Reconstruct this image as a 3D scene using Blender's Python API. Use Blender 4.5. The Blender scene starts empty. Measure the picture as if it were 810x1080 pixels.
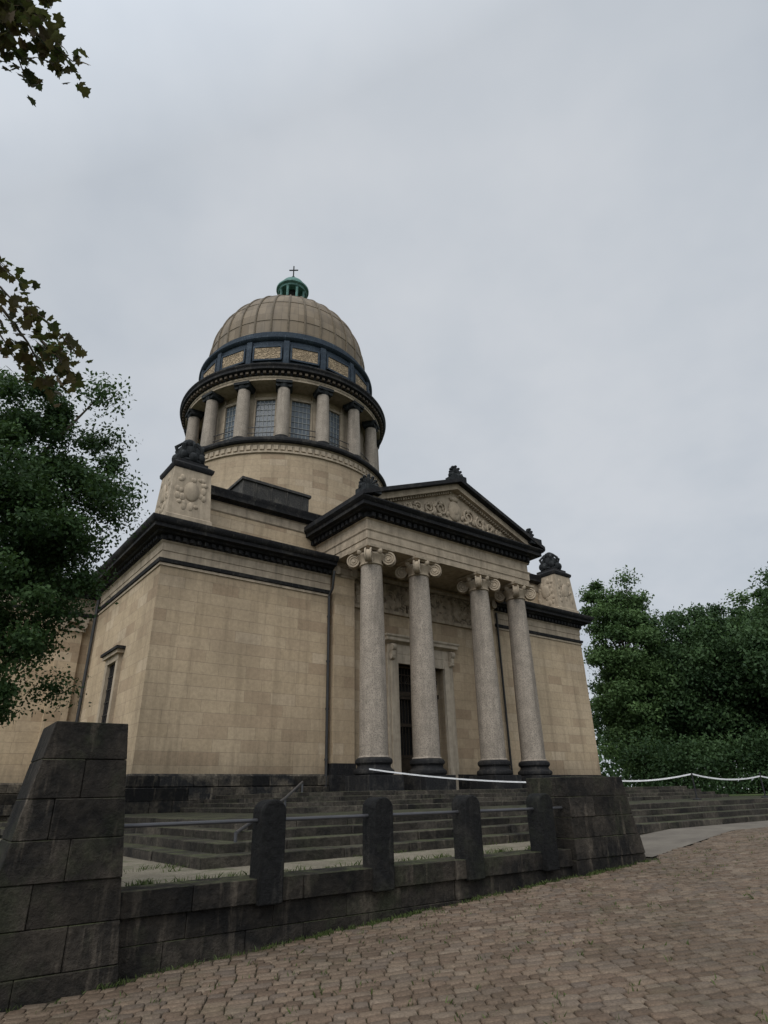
import bpy, math, random
import numpy as np
from mathutils import Vector, Matrix
random.seed(7); rng=np.random.default_rng(7)
pi=math.pi; rad=math.radians
scene=bpy.context.scene
scene.view_settings.view_transform='Standard'; scene.view_settings.look='None'; scene.view_settings.exposure=0

# ---------------------------------------------------------------- materials
class Mt:
    def __init__(s,name):
        s.m=bpy.data.materials.new(name); s.m.use_nodes=True
        s.nt=s.m.node_tree; s.nt.nodes.clear()
        s.out=s.nt.nodes.new('ShaderNodeOutputMaterial'); s.b=s.nt.nodes.new('ShaderNodeBsdfPrincipled')
        s.nt.links.new(s.b.outputs[0],s.out.inputs[0]); s.tc=s.nt.nodes.new('ShaderNodeTexCoord')
        s.b.inputs['Roughness'].default_value=0.85
        s.b.inputs['Specular IOR Level'].default_value=0.2
    def set(s,inp,v):
        if isinstance(v,bpy.types.NodeSocket): s.nt.links.new(v,inp)
        elif v is not None: inp.default_value=v
    def math(s,op,a,b=None,clamp=False):
        n=s.nt.nodes.new('ShaderNodeMath'); n.operation=op; n.use_clamp=clamp
        s.set(n.inputs[0],a)
        if b is not None: s.set(n.inputs[1],b)
        return n.outputs[0]
    def mix(s,f,a,b,mode='MIX'):
        n=s.nt.nodes.new('ShaderNodeMix'); n.data_type='RGBA'; n.blend_type=mode
        s.set(n.inputs[0],f)
        s.set(n.inputs[6],(*a,1) if isinstance(a,tuple) else a); s.set(n.inputs[7],(*b,1) if isinstance(b,tuple) else b)
        return n.outputs[2]
    def noise(s,vec=None,scale=1,detail=4,rough=.55,sc3=None):
        v=vec if vec is not None else s.tc.outputs['Object']
        if sc3:
            mp=s.nt.nodes.new('ShaderNodeMapping'); s.set(mp.inputs[0],v); mp.inputs['Scale'].default_value=sc3; v=mp.outputs[0]
        n=s.nt.nodes.new('ShaderNodeTexNoise'); s.set(n.inputs['Vector'],v)
        n.inputs['Scale'].default_value=scale; n.inputs['Detail'].default_value=min(detail,4); n.inputs['Roughness'].default_value=rough
        return n.outputs[0]
    def ramp(s,f,stops):
        n=s.nt.nodes.new('ShaderNodeValToRGB'); s.set(n.inputs[0],f)
        e=n.color_ramp.elements
        while len(e)<len(stops): e.new(.5)
        for i,(p,c) in enumerate(stops):
            e[i].position=p; e[i].color=(c,c,c,1) if not isinstance(c,tuple) else (*c,1)
        return n.outputs[0]
    def sep(s,v):
        n=s.nt.nodes.new('ShaderNodeSeparateXYZ'); s.set(n.inputs[0],v); return n.outputs
    def comb(s,x,y,z=0.0):
        n=s.nt.nodes.new('ShaderNodeCombineXYZ'); s.set(n.inputs[0],x); s.set(n.inputs[1],y); s.set(n.inputs[2],z); return n.outputs[0]
    def bump(s,h,strength=.5,dist=.02,prev=None):
        n=s.nt.nodes.new('ShaderNodeBump'); n.inputs['Strength'].default_value=strength; n.inputs['Distance'].default_value=dist
        s.set(n.inputs['Height'],h)
        if prev is not None: s.set(n.inputs['Normal'],prev)
        return n.outputs[0]
    def island(s):
        n=s.nt.nodes.new('ShaderNodeNewGeometry'); return n.outputs['Random Per Island']
    def fin(s,col,normal=None,rough=None):
        s.set(s.b.inputs['Base Color'],(*col,1) if isinstance(col,tuple) else col)
        if normal is not None: s.set(s.b.inputs['Normal'],normal)
        if rough is not None: s.set(s.b.inputs['Roughness'],rough)
        return s.m

def hv(m,mode,R=8.0):
    o=m.sep(m.tc.outputs['Object'])
    if mode=='cyl':
        h=m.math('MULTIPLY',m.math('ARCTAN2',o[1],o[0]),R)
    else:
        n=m.sep(m.tc.outputs['Normal'])
        k=m.math('GREATER_THAN',m.math('ABSOLUTE',n[0]),.7)
        h=m.math('ADD',m.math('MULTIPLY',o[1],k),m.math('MULTIPLY',o[0],m.math('SUBTRACT',1.0,k)))
    return h,o[2]

def ashlar(name,c1,c2,mort,bw=1.15,rh=.46,mode='box',R=8.0,streak=.6):
    m=Mt(name); h,z=hv(m,mode,R)
    v=m.comb(h,z)
    def brick(a,b_,mo):
        br=m.nt.nodes.new('ShaderNodeTexBrick'); m.set(br.inputs['Vector'],v)
        br.offset=.5; br.squash=1.35; br.squash_frequency=3
        br.inputs['Color1'].default_value=(*a,1); br.inputs['Color2'].default_value=(*b_,1); br.inputs['Mortar'].default_value=(*mo,1)
        br.inputs['Scale'].default_value=1; br.inputs['Mortar Size'].default_value=.007; br.inputs['Mortar Smooth'].default_value=.4
        br.inputs['Bias'].default_value=0; br.inputs['Brick Width'].default_value=bw; br.inputs['Row Height'].default_value=rh
        return br
    br=brick(c1,c2,mort); col=br.outputs[0]
    idb=brick((0,0,0),(1,1,1),(.5,.5,.5)).outputs[0]
    col=m.mix(m.ramp(idb,[(.74,0.),(.95,.8)]),col,tuple(x*y for x,y in zip(c1,(.80,.76,.76))))
    col=m.mix(m.ramp(idb,[(.05,.7),(.2,0.)]),col,tuple(x*y for x,y in zip(c2,(1.05,1.07,1.12))))
    big=m.ramp(m.noise(scale=.3,detail=4,rough=.6),[(.3,.78),(.7,1.12)])
    col=m.mix(1.0,col,big,'MULTIPLY')
    sn=m.noise(vec=m.comb(m.math('MULTIPLY',h,1.9),m.math('MULTIPLY',z,.10)),scale=1,detail=4,rough=.7)
    st=m.math('MULTIPLY',m.ramp(sn,[(.50,0.),(.76,1.)]),streak)
    col=m.mix(st,col,tuple(x*.48 for x in c1))
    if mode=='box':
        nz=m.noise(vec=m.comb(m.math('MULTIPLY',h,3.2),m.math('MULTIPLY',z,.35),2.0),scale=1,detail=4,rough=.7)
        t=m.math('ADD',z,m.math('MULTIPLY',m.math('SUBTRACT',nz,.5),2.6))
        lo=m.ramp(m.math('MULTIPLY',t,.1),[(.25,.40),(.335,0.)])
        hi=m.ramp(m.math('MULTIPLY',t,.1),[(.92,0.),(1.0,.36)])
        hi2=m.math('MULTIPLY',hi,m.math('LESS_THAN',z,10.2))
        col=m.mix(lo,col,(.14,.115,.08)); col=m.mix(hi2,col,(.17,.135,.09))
    fine=m.noise(scale=7,detail=4,rough=.75)
    col=m.mix(1.0,col,m.ramp(fine,[(.25,.80),(.75,1.14)]),'MULTIPLY')
    n=m.bump(m.math('SUBTRACT',m.math('MULTIPLY',fine,.4),br.outputs[1]),.5,.012)
    return m.fin(col,n,.9)

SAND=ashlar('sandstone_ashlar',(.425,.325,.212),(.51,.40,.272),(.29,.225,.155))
SANDC=ashlar('sandstone_drum',(.37,.285,.19),(.44,.345,.235),(.25,.20,.14),mode='cyl')
def plain_stone(name,c,var=.2,sc=3,relief=0,speck=0,streak=.7):
    m=Mt(name)
    n1=m.noise(scale=sc,detail=4,rough=.65); n2=m.noise(scale=sc*11,detail=3,rough=.7)
    col=m.mix(1.0,tuple(c),m.ramp(n1,[(.3,1-var),(.7,1+var*.6)]),'MULTIPLY')
    stn=m.ramp(m.noise(scale=1,detail=4,rough=.7,sc3=(2.6,2.6,.22)),[(.46,0.),(.76,streak)])
    col=m.mix(stn,col,tuple(x*.33 for x in c))
    if speck: col=m.mix(m.ramp(n2,[(.47,0.),(.62,speck)]),col,tuple(x*.38 for x in c))
    nb=m.bump(n2,.5,.012)
    if relief:
        vv=m.noise(scale=relief,detail=3,rough=.5)
        w=m.math('SINE',m.math('MULTIPLY',vv,38.0))
        r=m.math('ADD',m.math('MULTIPLY',w,.5),.5)
        col=m.mix(m.ramp(r,[(.1,.65),(.5,0.)]),col,tuple(x*.3 for x in c))
        nb=m.bump(r,1.0,.06,nb)
    return m.fin(col,nb,.88)
LIGHT=plain_stone('light_stone',(.385,.315,.232),.24)
RELIEF=plain_stone('carved_stone',(.36,.29,.21),.2,relief=1.3)
COLM=plain_stone('column_stone',(.35,.30,.245),.24,2.0,speck=.78)
def dark(name,c=(.022,.022,.023),c2=(.085,.08,.072),island=0,moss=0,lo=.5,hi=.75,rough=.8,stk=1.5,side=0):
    m=Mt(name)
    n1=m.noise(scale=1.1,detail=4,rough=.7); n2=m.noise(scale=13,detail=4,rough=.75)
    f=m.ramp(n1,[(lo,0.),(hi,1.)])
    col=m.mix(f,tuple(c),tuple(c2))
    st=m.ramp(m.noise(scale=1,detail=4,rough=.65,sc3=(6,6,.8)),[(.57,0.),(.75,.65)])
    col=m.mix(st,col,tuple(x*stk for x in c2))
    if island:
        isl=m.math('ADD',m.math('MULTIPLY',m.island(),island),1-island*.5)
        col=m.mix(1.0,col,m.comb(isl,isl,isl),'MULTIPLY')
    if side: col=m.mix(m.ramp(m.noise(scale=.9,detail=4,rough=.75),[(.52,0.),(.68,side)]),col,(.030,.034,.018))
    if moss:
        g=m.nt.nodes.new('ShaderNodeNewGeometry'); nz=m.sep(g.outputs['Normal'])[2]
        mf=m.math('MULTIPLY',m.ramp(nz,[(.4,0.),(.9,1.)]),m.ramp(m.noise(scale=2.5,detail=4),[(.4,0.),(.62,moss)]))
        col=m.mix(mf,col,(.070,.078,.035))
    col=m.mix(1.0,col,m.ramp(n2,[(.3,.5),(.7,1.45)]),'MULTIPLY')
    return m.fin(col,m.bump(m.math('ADD',n2,m.math('MULTIPLY',n1,.8)),.9,.03),rough)
BLACK=dark('blackened_stone',(.015,.015,.016),(.058,.053,.046))
PLINTH=dark('plinth_stone',(.012,.012,.012),(.125,.105,.078),1.3,0,.45,.8)
PIER=dark('wall_stone',(.0075,.007,.0065),(.052,.043,.033),.9,.7,.38,.74,stk=2.2,side=.6)
STEP=dark('step_stone',(.016,.0145,.013),(.088,.075,.058),.9,.7,.35,.78,side=.4)
ORN=dark('ornament_stone',(.014,.016,.017),(.052,.055,.055))
RING=dark('drum_ring',(.030,.042,.057),(.058,.075,.092))
def simple(name,c,rough=.6,metal=0,var=.15,sc=4):
    m=Mt(name); n=m.noise(scale=sc,detail=4,rough=.6)
    col=m.mix(1.0,tuple(c),m.ramp(n,[(.3,1-var),(.7,1+var)]),'MULTIPLY')
    m.b.inputs['Metallic'].default_value=metal
    return m.fin(col,m.bump(n,.2,.005),rough)
COPPER=simple('green_copper',(.10,.20,.175),.6,0,.4,3)
IRON=simple('dark_iron',(.03,.03,.032),.45,.3)
RAIL=simple('rail_steel',(.09,.09,.095),.4,.5)
ZINC=simple('zinc_pipe',(.045,.045,.045),.5,.2)
GLASS=simple('window_glass',(.10,.12,.14),.15,0,.15)
FRAME=simple('window_frame',(.30,.31,.30),.6)
VOID=simple('dark_interior',(.012,.011,.01),.9)
BRONZE=simple('bronze_door',(.035,.026,.018),.4,.5,.3)
LEAD=dark('lead_roof',(.045,.043,.04),(.10,.09,.075))
TAPE=simple('white_tape',(.66,.66,.66),.5)
BARK=plain_stone('bark',(.075,.06,.045),.4,6)
def domemat():
    m=Mt('dome_cladding'); o=m.sep(m.tc.outputs['Object'])
    h=m.math('MULTIPLY',m.math('ARCTAN2',o[1],o[0]),32/(2*pi))
    v=m.comb(h,o[2])
    br=m.nt.nodes.new('ShaderNodeTexBrick'); m.set(br.inputs['Vector'],v)
    br.offset=0.0
    for k,c in (('Color1',(.155,.118,.078)),('Color2',(.235,.185,.128)),('Mortar',(.12,.095,.068))): br.inputs[k].default_value=(*c,1)
    br.inputs['Scale'].default_value=1; br.inputs['Mortar Size'].default_value=.014; br.inputs['Brick Width'].default_value=1.0; br.inputs['Row Height'].default_value=.9
    col=m.mix(m.ramp(m.noise(scale=.6,detail=4,rough=.65),[(.4,0.),(.7,.5)]),br.outputs[0],(.12,.10,.078))
    st=m.ramp(m.noise(scale=1,detail=4,sc3=(1.5,1.5,.2)),[(.5,0.),(.75,.6)])
    col=m.mix(st,col,(.08,.067,.05))
    return m.fin(col,m.bump(br.outputs[1],-.2,.02),.6)
DOME=domemat()
def leafmat(name,c1,c2,trans=.25):
    m=Mt(name)
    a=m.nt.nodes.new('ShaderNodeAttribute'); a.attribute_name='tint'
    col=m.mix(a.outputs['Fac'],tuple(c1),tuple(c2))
    m.fin(col,None,.6)
    t=m.nt.nodes.new('ShaderNodeBsdfTranslucent'); m.set(t.inputs[0],m.mix(.4,col,(.10,.17,.03)))
    mx=m.nt.nodes.new('ShaderNodeMixShader'); mx.inputs[0].default_value=trans
    m.nt.links.new(m.b.outputs[0],mx.inputs[1]); m.nt.links.new(t.outputs[0],mx.inputs[2]); m.nt.links.new(mx.outputs[0],m.out.inputs[0])
    return m.m
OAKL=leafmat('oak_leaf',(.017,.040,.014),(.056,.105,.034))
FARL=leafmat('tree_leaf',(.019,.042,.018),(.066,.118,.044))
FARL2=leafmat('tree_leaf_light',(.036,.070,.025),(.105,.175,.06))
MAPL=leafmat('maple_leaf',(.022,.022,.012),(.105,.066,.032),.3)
GRASSB=leafmat('grass_blade',(.04,.06,.018),(.10,.13,.04))

# ---------------------------------------------------------------- mesh builder
class MB:
    def __init__(s): s.v=[]; s.f=[]
    def add(s,vs,fs):
        o=len(s.v); s.v+= [tuple(p) for p in vs]; s.f+=[tuple(i+o for i in f) for f in fs]
    def hexa(s,p): s.add(p,[(3,2,1,0),(4,5,6,7),(0,1,5,4),(1,2,6,5),(2,3,7,6),(3,0,4,7)])
    def box(s,x0,x1,y0,y1,z0,z1): s.hexa([(x0,y0,z0),(x1,y0,z0),(x1,y1,z0),(x0,y1,z0),(x0,y0,z1),(x1,y0,z1),(x1,y1,z1),(x0,y1,z1)])
    def loft(s,x0,x1,y0,y1,prof,sides=(1,1,1,1)):
        l,r,f,b=sides; vs=[]; fs=[]
        for p,z in prof: vs+=[(x0-p*l,y0-p*f,z),(x1+p*r,y0-p*f,z),(x1+p*r,y1+p*b,z),(x0-p*l,y1+p*b,z)]
        n=len(prof)
        for i in range(n-1):
            for k in range(4): fs.append((4*i+k,4*i+(k+1)%4,4*i+4+(k+1)%4,4*i+4+k))
        fs.append((3,2,1,0)); fs.append(tuple(4*(n-1)+k for k in range(4))); s.add(vs,fs)
    def lathe(s,cx,cy,prof,n=64,a0=0,cap=True):
        vs=[];fs=[]
        for r,z in prof:
            for k in range(n):
                a=a0+2*pi*k/n; vs.append((cx+r*math.cos(a),cy+r*math.sin(a),z))
        m=len(prof)
        for i in range(m-1):
            for k in range(n): fs.append((n*i+k,n*i+(k+1)%n,n*i+n+(k+1)%n,n*i+n+k))
        if cap: fs.append(tuple(range(n-1,-1,-1))); fs.append(tuple(n*(m-1)+k for k in range(n)))
        s.add(vs,fs)
    def prism(s,poly,y0,y1):
        n=len(poly); vs=[(x,y0,z) for x,z in poly]+[(x,y1,z) for x,z in poly]
        fs=[tuple(range(n)),tuple(range(2*n-1,n-1,-1))]+[((k+1)%n,k,k+n,(k+1)%n+n) for k in range(n)]
        s.add(vs,fs)
    def tube(s,pts,rs,n=8):
        pts=[Vector(p) for p in pts]
        if not hasattr(rs,'__len__'): rs=[rs]*len(pts)
        vs=[];fs=[]; up=None
        for i,p in enumerate(pts):
            d=(pts[min(i+1,len(pts)-1)]-pts[max(i-1,0)]).normalized()
            if up is None: up=d.orthogonal().normalized()
            up=(up-d*up.dot(d)); up=up.normalized() if up.length>1e-5 else d.orthogonal().normalized()
            b=d.cross(up)
            for k in range(n):
                a=2*pi*k/n; vs.append(p+(up*math.cos(a)+b*math.sin(a))*rs[i])
        for i in range(len(pts)-1):
            for k in range(n): fs.append((n*i+k,n*i+(k+1)%n,n*i+n+(k+1)%n,n*i+n+k))
        fs.append(tuple(range(n-1,-1,-1))); fs.append(tuple(n*(len(pts)-1)+k for k in range(n))); s.add(vs,fs)
    def ell(s,c,r,R=None,n=12,m=8):
        vs=[];fs=[]; c=Vector(c)
        for i in range(1,m):
            t=pi*i/m
            for k in range(n):
                a=2*pi*k/n; p=Vector((r[0]*math.sin(t)*math.cos(a),r[1]*math.sin(t)*math.sin(a),r[2]*math.cos(t)))
                vs.append(c+(R@p if R else p))
        q=Vector((0,0,r[2])); vs+=[c+(R@q if R else q),c-(R@q if R else q)]
        for i in range(m-2):
            for k in range(n): fs.append((n*i+k,n*i+n+k,n*i+n+(k+1)%n,n*i+(k+1)%n))
        T=n*(m-1); fs+=[(T,k,(k+1)%n) for k in range(n)]; fs+=[(T+1,n*(m-2)+(k+1)%n,n*(m-2)+k) for k in range(n)]
        s.add(vs,fs)
    def rbox(s,c,hx,hy,hz,ang):
        ca,sa=math.cos(ang),math.sin(ang); P=[]
        for z in (-hz,hz):
            for x,y in ((-hx,-hy),(hx,-hy),(hx,hy),(-hx,hy)): P.append((c[0]+x*ca-y*sa,c[1]+x*sa+y*ca,c[2]+z))
        s.hexa(P)
    def obj(s,name,mat,parent=None,loc=(0,0,0),rz=0,smooth=35,bevel=0):
        me=bpy.data.meshes.new(name); me.from_pydata(s.v,[],s.f); me.update()
        import bmesh
        bm=bmesh.new(); bm.from_mesh(me); bmesh.ops.recalc_face_normals(bm,faces=bm.faces); bm.to_mesh(me); bm.free()
        if smooth:
            me.shade_smooth(); me.set_sharp_from_angle(angle=rad(smooth))
        me.materials.append(mat)
        o=bpy.data.objects.new(name,me); scene.collection.objects.link(o); o.location=loc; o.rotation_euler=(0,0,rz)
        if parent: o.parent=parent
        if bevel:
            b=o.modifiers.new('bevel','BEVEL'); b.width=bevel; b.segments=2; b.limit_method='ANGLE'; b.angle_limit=rad(40)
        return o
def empty(name,loc=(0,0,0),rz=0):
    e=bpy.data.objects.new(name,None); scene.collection.objects.link(e); e.location=loc; e.rotation_euler=(0,0,rz); e.empty_display_size=.1; return e
def npmesh(name,V,F,mat,tint=None,parent=None,loc=(0,0,0),smooth=False):
    me=bpy.data.meshes.new(name); nf,k=F.shape
    me.vertices.add(len(V)); me.vertices.foreach_set('co',V.astype(np.float32).ravel())
    me.loops.add(nf*k); me.loops.foreach_set('vertex_index',F.astype(np.int32).ravel())
    me.polygons.add(nf); me.polygons.foreach_set('loop_start',np.arange(0,nf*k,k,dtype=np.int32))
    me.update(calc_edges=True)
    if tint is not None:
        a=me.attributes.new('tint','FLOAT','POINT'); a.data.foreach_set('value',tint.astype(np.float32))
    if smooth: me.shade_smooth()
    me.materials.append(mat); me.validate()
    o=bpy.data.objects.new(name,me); scene.collection.objects.link(o); o.location=loc
    if parent: o.parent=parent
    return o
def blockrow(mb,x0,x1,y0,y1,z0,z1,L=.9,gap=.006,jit=.008,axis=0,zj=0):
    x=x0
    while x<x1-.02:
        l=min(L*(.75+.5*random.random()),x1-x)
        if x1-x-l<.3: l=x1-x
        j=random.uniform(-jit,jit); xa=x+gap; xb=x+l-gap; zz=z1-gap+random.uniform(-zj,zj)
        if axis==0: mb.box(xa,xb,y0+j,y1,z0+gap,zz)
        else: mb.box(y0+j,y1,xa,xb,z0+gap,zz)
        x+=l

# ---------------------------------------------------------------- mausoleum
B0=(-.617,26.0,0); BR=rad(37.8)
B=empty('mausoleum',B0,BR)
X0,X1,Y0,Y1=-8.52,18.02,2.3,34.7
def dentils(mb,x0,x1,y0,y1,z0,z1,p,sp,wd,sides):
    l,r,f,b=sides
    n=int((x1-x0)/sp)
    for i in range(n):
        x=x0+(i+.5)*(x1-x0)/n
        if f: mb.box(x-wd/2,x+wd/2,y0-p,y0+.05,z0,z1)
        if b: mb.box(x-wd/2,x+wd/2,y1-.05,y1+p,z0,z1)
    n=int((y1-y0)/sp)
    for i in range(n):
        y=y0+(i+.5)*(y1-y0)/n
        if l: mb.box(x0-p,x0+.05,y-wd/2,y+wd/2,z0,z1)
        if r: mb.box(x1-.05,x1+p,y-wd/2,y+wd/2,z0,z1)
wall=MB(); pl=MB(); arch=MB(); fr=MB(); cor=MB()
blocks=[(X0,-.7,Y0,11.4,(1,0,1,0)),(10.2,X1,Y0,11.4,(0,1,1,0)),(X0,-.7,25.6,Y1,(1,0,0,1)),(10.2,X1,25.6,Y1,(0,1,0,1)),
        (-12.5,X0+.3,12.3,24.7,(1,0,1,1)),(X1-.3,22.0,12.3,24.7,(0,1,1,1))]
for x0,x1,y0,y1,sd in blocks:
    wall.loft(x0,x1,y0,y1,[(0,2.4),(0,10.0)])
    pl.loft(x0,x1,y0,y1,[(.14,1.0),(.14,2.04),(.10,2.06),(.10,2.40),(.05,2.48),(.0,2.49)],sd)
    fr.loft(x0,x1,y0,y1,[(0,9.98),(.05,10.0),(.05,10.1),(.0,10.11)],sd)
    arch.loft(x0,x1,y0,y1,[(.03,10.115),(.10,10.13),(.13,10.27),(.02,10.29)],sd)
    fr.loft(x0,x1,y0,y1,[(.0,10.292),(.0,10.6),(.03,10.62),(.03,10.93),(.10,11.0),(.10,11.02)],sd)
    cor.loft(x0,x1,y0,y1,[(.10,11.025),(.14,11.03),(.14,11.22),(.34,11.26),(.38,11.34),(.60,11.36),(.60,11.50),(.68,11.54),(.76,11.66),(.76,11.76),(.3,11.82)],sd)
    dentils(cor,x0,x1,y0,y1,11.05,11.21,.27,.30,.16,sd)
for z0,z1,p in ((1.2,1.62,.26),(1.62,2.03,.24),(2.07,2.42,.17)):
    blockrow(pl,X0-p,-.72,Y0-p,Y0,z0,z1,1.0,.005); blockrow(pl,10.22,X1+p,Y0-p,Y0,z0,z1,1.0,.005)
    blockrow(pl,Y0,11.3,X0-p,X0,z0,z1,1.0,.005,axis=1); blockrow(pl,-12.6,X0-.3,12.3-p,12.3,z0,z1,1.0,.005)
wall.box(X0+.4,X1-.4,4.2,Y1-.4,1.3,11.3)
wall.box(-.69,10.19,25.6,Y1+.2,1.3,11.3)
wall.box(-.7,3.25,2.5,4.3,1.5,11.69); wall.box(6.25,10.2,2.5,4.3,1.5,11.69); wall.box(3.25,6.25,2.5,4.3,7.4,11.69)
pl.box(-.68,2.75,2.36,2.6,1.5,2.5); pl.box(6.75,10.18,2.36,2.6,1.5,2.5)
wall.loft(-7.0,16.5,3.8,33.2,[(0,11.5),(0,14.0)])
fr.loft(-7.0,16.5,3.8,33.2,[(.02,13.55),(.06,13.6),(.06,13.98),(.12,14.02)])
cor.loft(-7.0,16.5,3.8,33.2,[(.12,14.03),(.2,14.1),(.38,14.15),(.38,14.36),(.46,14.48),(.46,14.55),(.0,14.6)])
wall.loft(-3.4,12.9,10.3,26.7,[(0,14.5),(0,16.9)])
cor.loft(-3.4,12.9,10.3,26.7,[(.1,16.9),(.22,17.0),(.22,17.2),(0,17.3)])
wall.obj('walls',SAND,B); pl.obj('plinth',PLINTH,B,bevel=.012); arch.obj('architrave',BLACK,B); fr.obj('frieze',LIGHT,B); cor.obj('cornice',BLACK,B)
lead=MB(); lead.box(-3.9,2.6,7.6,10.25,14.5,16.6); lead.box(-2.8,1.5,8.3,10.28,16.6,18.2)
lead.box(7.6,13.0,7.6,10.25,14.5,16.6); lead.box(8.2,12.2,8.3,10.28,16.6,18.2)
for (a,b_,c,z) in ((-3.95,2.65,7.55,16.6),(-2.85,1.55,8.25,18.2),(7.55,13.05,7.55,16.6),(8.15,12.25,8.25,18.2)): lead.box(a-.06,b_+.06,c-.06,10.29,z-.12,z+.06)
for x in (-2.0,-1.0,0,1.0): lead.box(x-.03,x+.03,8.24,8.3,16.7,18.05)
lead.obj('roof_blocks',LEAD,B,bevel=.02)
pil=MB(); pb=MB(); pc=MB()
def pilaster(cx,yf,w=1.1,d=.4):
    pil.box(cx-w/2,cx+w/2,yf,yf+d,2.9,11.0)
    pb.box(cx-w/2-.16,cx+w/2+.16,yf-.16,yf+d,1.5,2.45); pb.box(cx-w/2-.09,cx+w/2+.09,yf-.09,yf+d,2.45,2.7); pb.box(cx-w/2-.05,cx+w/2+.05,yf-.05,yf+d,2.7,2.9)
    pc.box(cx-w/2-.04,cx+w/2+.04,yf-.04,yf+d,11.0,11.12)
    pc.box(cx-w/2-.12,cx+w/2+.12,yf-.12,yf+d,11.45,11.69)
    for sgn in (-1,1):
        pc.tube([(cx+sgn*(w/2-.05),yf-.16,11.28),(cx+sgn*(w/2-.05),yf+d,11.28)],.22,14)
    pc.box(cx-w/2+.05,cx+w/2-.05,yf-.07,yf+d,11.12,11.45)
for cx in (0,9.5): pilaster(cx,2.12)
pil.obj('pilasters',SAND,B)
CX=(0,2.75,6.75,9.5)
sh=MB(); cb=MB(); cap=MB()
for cx in CX:
    prof=[]
    for i in range(15):
        t=i/14; r=.575-.105*(t**1.7); prof.append((r,3.06+t*7.84))
    sh.lathe(cx,0,[(.63,3.0),(.6,3.06)]+prof+[(.50,10.92)],40)
    cb.box(cx-.82,cx+.82,-.82,.82,1.74,2.36)
    cb.lathe(cx,0,[(.70,2.36),(.79,2.40),(.81,2.47),(.79,2.55),(.70,2.60),(.66,2.66),(.66,2.72),(.69,2.76),(.73,2.80),(.74,2.87),(.72,2.94),(.64,2.99)],40)
    cap.lathe(cx,0,[(.48,10.9),(.53,10.93),(.53,10.98),(.49,11.0),(.50,11.1),(.60,11.25),(.66,11.35),(.60,11.45)],32)
    cap.loft(cx-.62,cx+.62,-.62,.62,[(0,11.50),(.05,11.55),(.12,11.58),(.14,11.69)])
    for q in range(4):
        a=pi/4+q*pi/2; d=Vector((math.cos(a),math.sin(a),0)); t=Vector((-d.y,d.x,0)); c=Vector((cx,0,11.20))+d*.78
        cap.tube([c-t*.11,c+t*.11],.27,20); cap.tube([c-t*.16,c+t*.16],.07,10)
        for sg in (-1,1):
            pts=[];rs=[]
            for i in range(34):
                th=i/33*2.3*2*pi; r=.31*(1-i/33*.78)
                pts.append(c+t*sg*.12+d*(r*math.sin(th))+Vector((0,0,r*math.cos(th)))); rs.append(.045*(1-.5*i/33))
            cap.tube(pts,rs,6)
        m=Vector((cx,0,11.46))
        cap.tube([m+d*.35,m+d*.8],[.13,.10],8)
    for q in range(4):
        a=q*pi/2; cap.ell((cx+math.cos(a)*.62,math.sin(a)*.62,11.5),(.14,.14,.16))
sh.obj('column_shafts',COLM,B); cb.obj('column_bases',BLACK,B,bevel=.015); cap.obj('column_capitals',LIGHT,B); pb.obj('pilaster_bases',BLACK,B,bevel=.015); pc.obj('pilaster_capitals',LIGHT,B,bevel=.015)
sp=MB(); sp.box(-9.9,-8.9,12.1,12.4,2.5,9.3); sp.obj('side_pilaster',SAND,B)
sp=MB(); sp.box(-10.0,-8.8,12.0,12.4,9.3,9.45); sp.box(-10.1,-8.75,11.95,12.4,9.75,9.98); sp.tube([(-9.85,11.9,9.6),(-9.85,12.4,9.6)],.18,12); sp.tube([(-8.95,11.9,9.6),(-8.95,12.4,9.6)],.18,12); sp.obj('side_pilaster_capital',LIGHT,B)
PX0,PX1,PY0,PY1=-.62,10.12,-.55,3.9
en=MB(); sd=(1,1,1,0)
en.loft(PX0,PX1,PY0,PY1,[(-.05,11.70),(0,11.705),(0,12.0),(.04,12.01),(.04,12.36),(.09,12.42),(.09,12.46),(0,12.48),(0,12.92),(.08,12.98)],sd)
en.obj('entablature',LIGHT,B)
ec=MB()
ec.loft(PX0,PX1,PY0,PY1,[(.06,12.985),(.12,13.0),(.12,13.22),(.36,13.25),(.42,13.32),(.60,13.34),(.60,13.50),(.68,13.55),(.76,13.64),(.76,13.70)],sd)
dentils(ec,PX0,PX1,PY0,PY1,13.0,13.2,.30,.34,.19,sd)
xm=4.75; xl=PX0-.76; xr=PX1+.76; za=16.15; sl=(za-13.72)/(xm-xl)
def rake(mb,x_in,z_top_off,th,y0,y1):
    for sg in (-1,1):
        xo=xl if sg<0 else xr
        f=lambda x: 13.72+sl*abs(x-xo)-z_top_off
        xs=xo+(-sg)*(x_in)
        mb.prism([(xs,f(xs)-th),(xm,f(xm)-th),(xm,f(xm)),(xs,f(xs))],y0,y1)
rk=MB(); rake(rk,.02,-.14,.20,PY0-.80,3.9); rk.obj('raking_cornice',BLACK,B)
rk=MB(); rake(rk,.75,.07,.30,PY0-.50,3.85); rk.obj('raking_moulding',LIGHT,B)
rd=MB()
for i in range(34):
    for sg in (-1,1):
        xx=xm+sg*(.35+i*.155); zz=13.72+sl*(xm-xl-abs(xx-xm))-.40
        if zz>13.85: rd.box(xx-.045,xx+.045,PY0-.32,PY0-.1,zz-.09,zz+.03)
rd.obj('raking_dentils',LIGHT,B)
ty=MB(); ty.prism([(xl+.9,13.702),(xr-.9,13.702),(xm,za-.32)],PY0-.12,3.8); ty.obj('tympanum',LIGHT,B)
ec.obj('portico_cornice',BLACK,B)
tr=MB(); tz=14.5; ty_=PY0-.16
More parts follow.
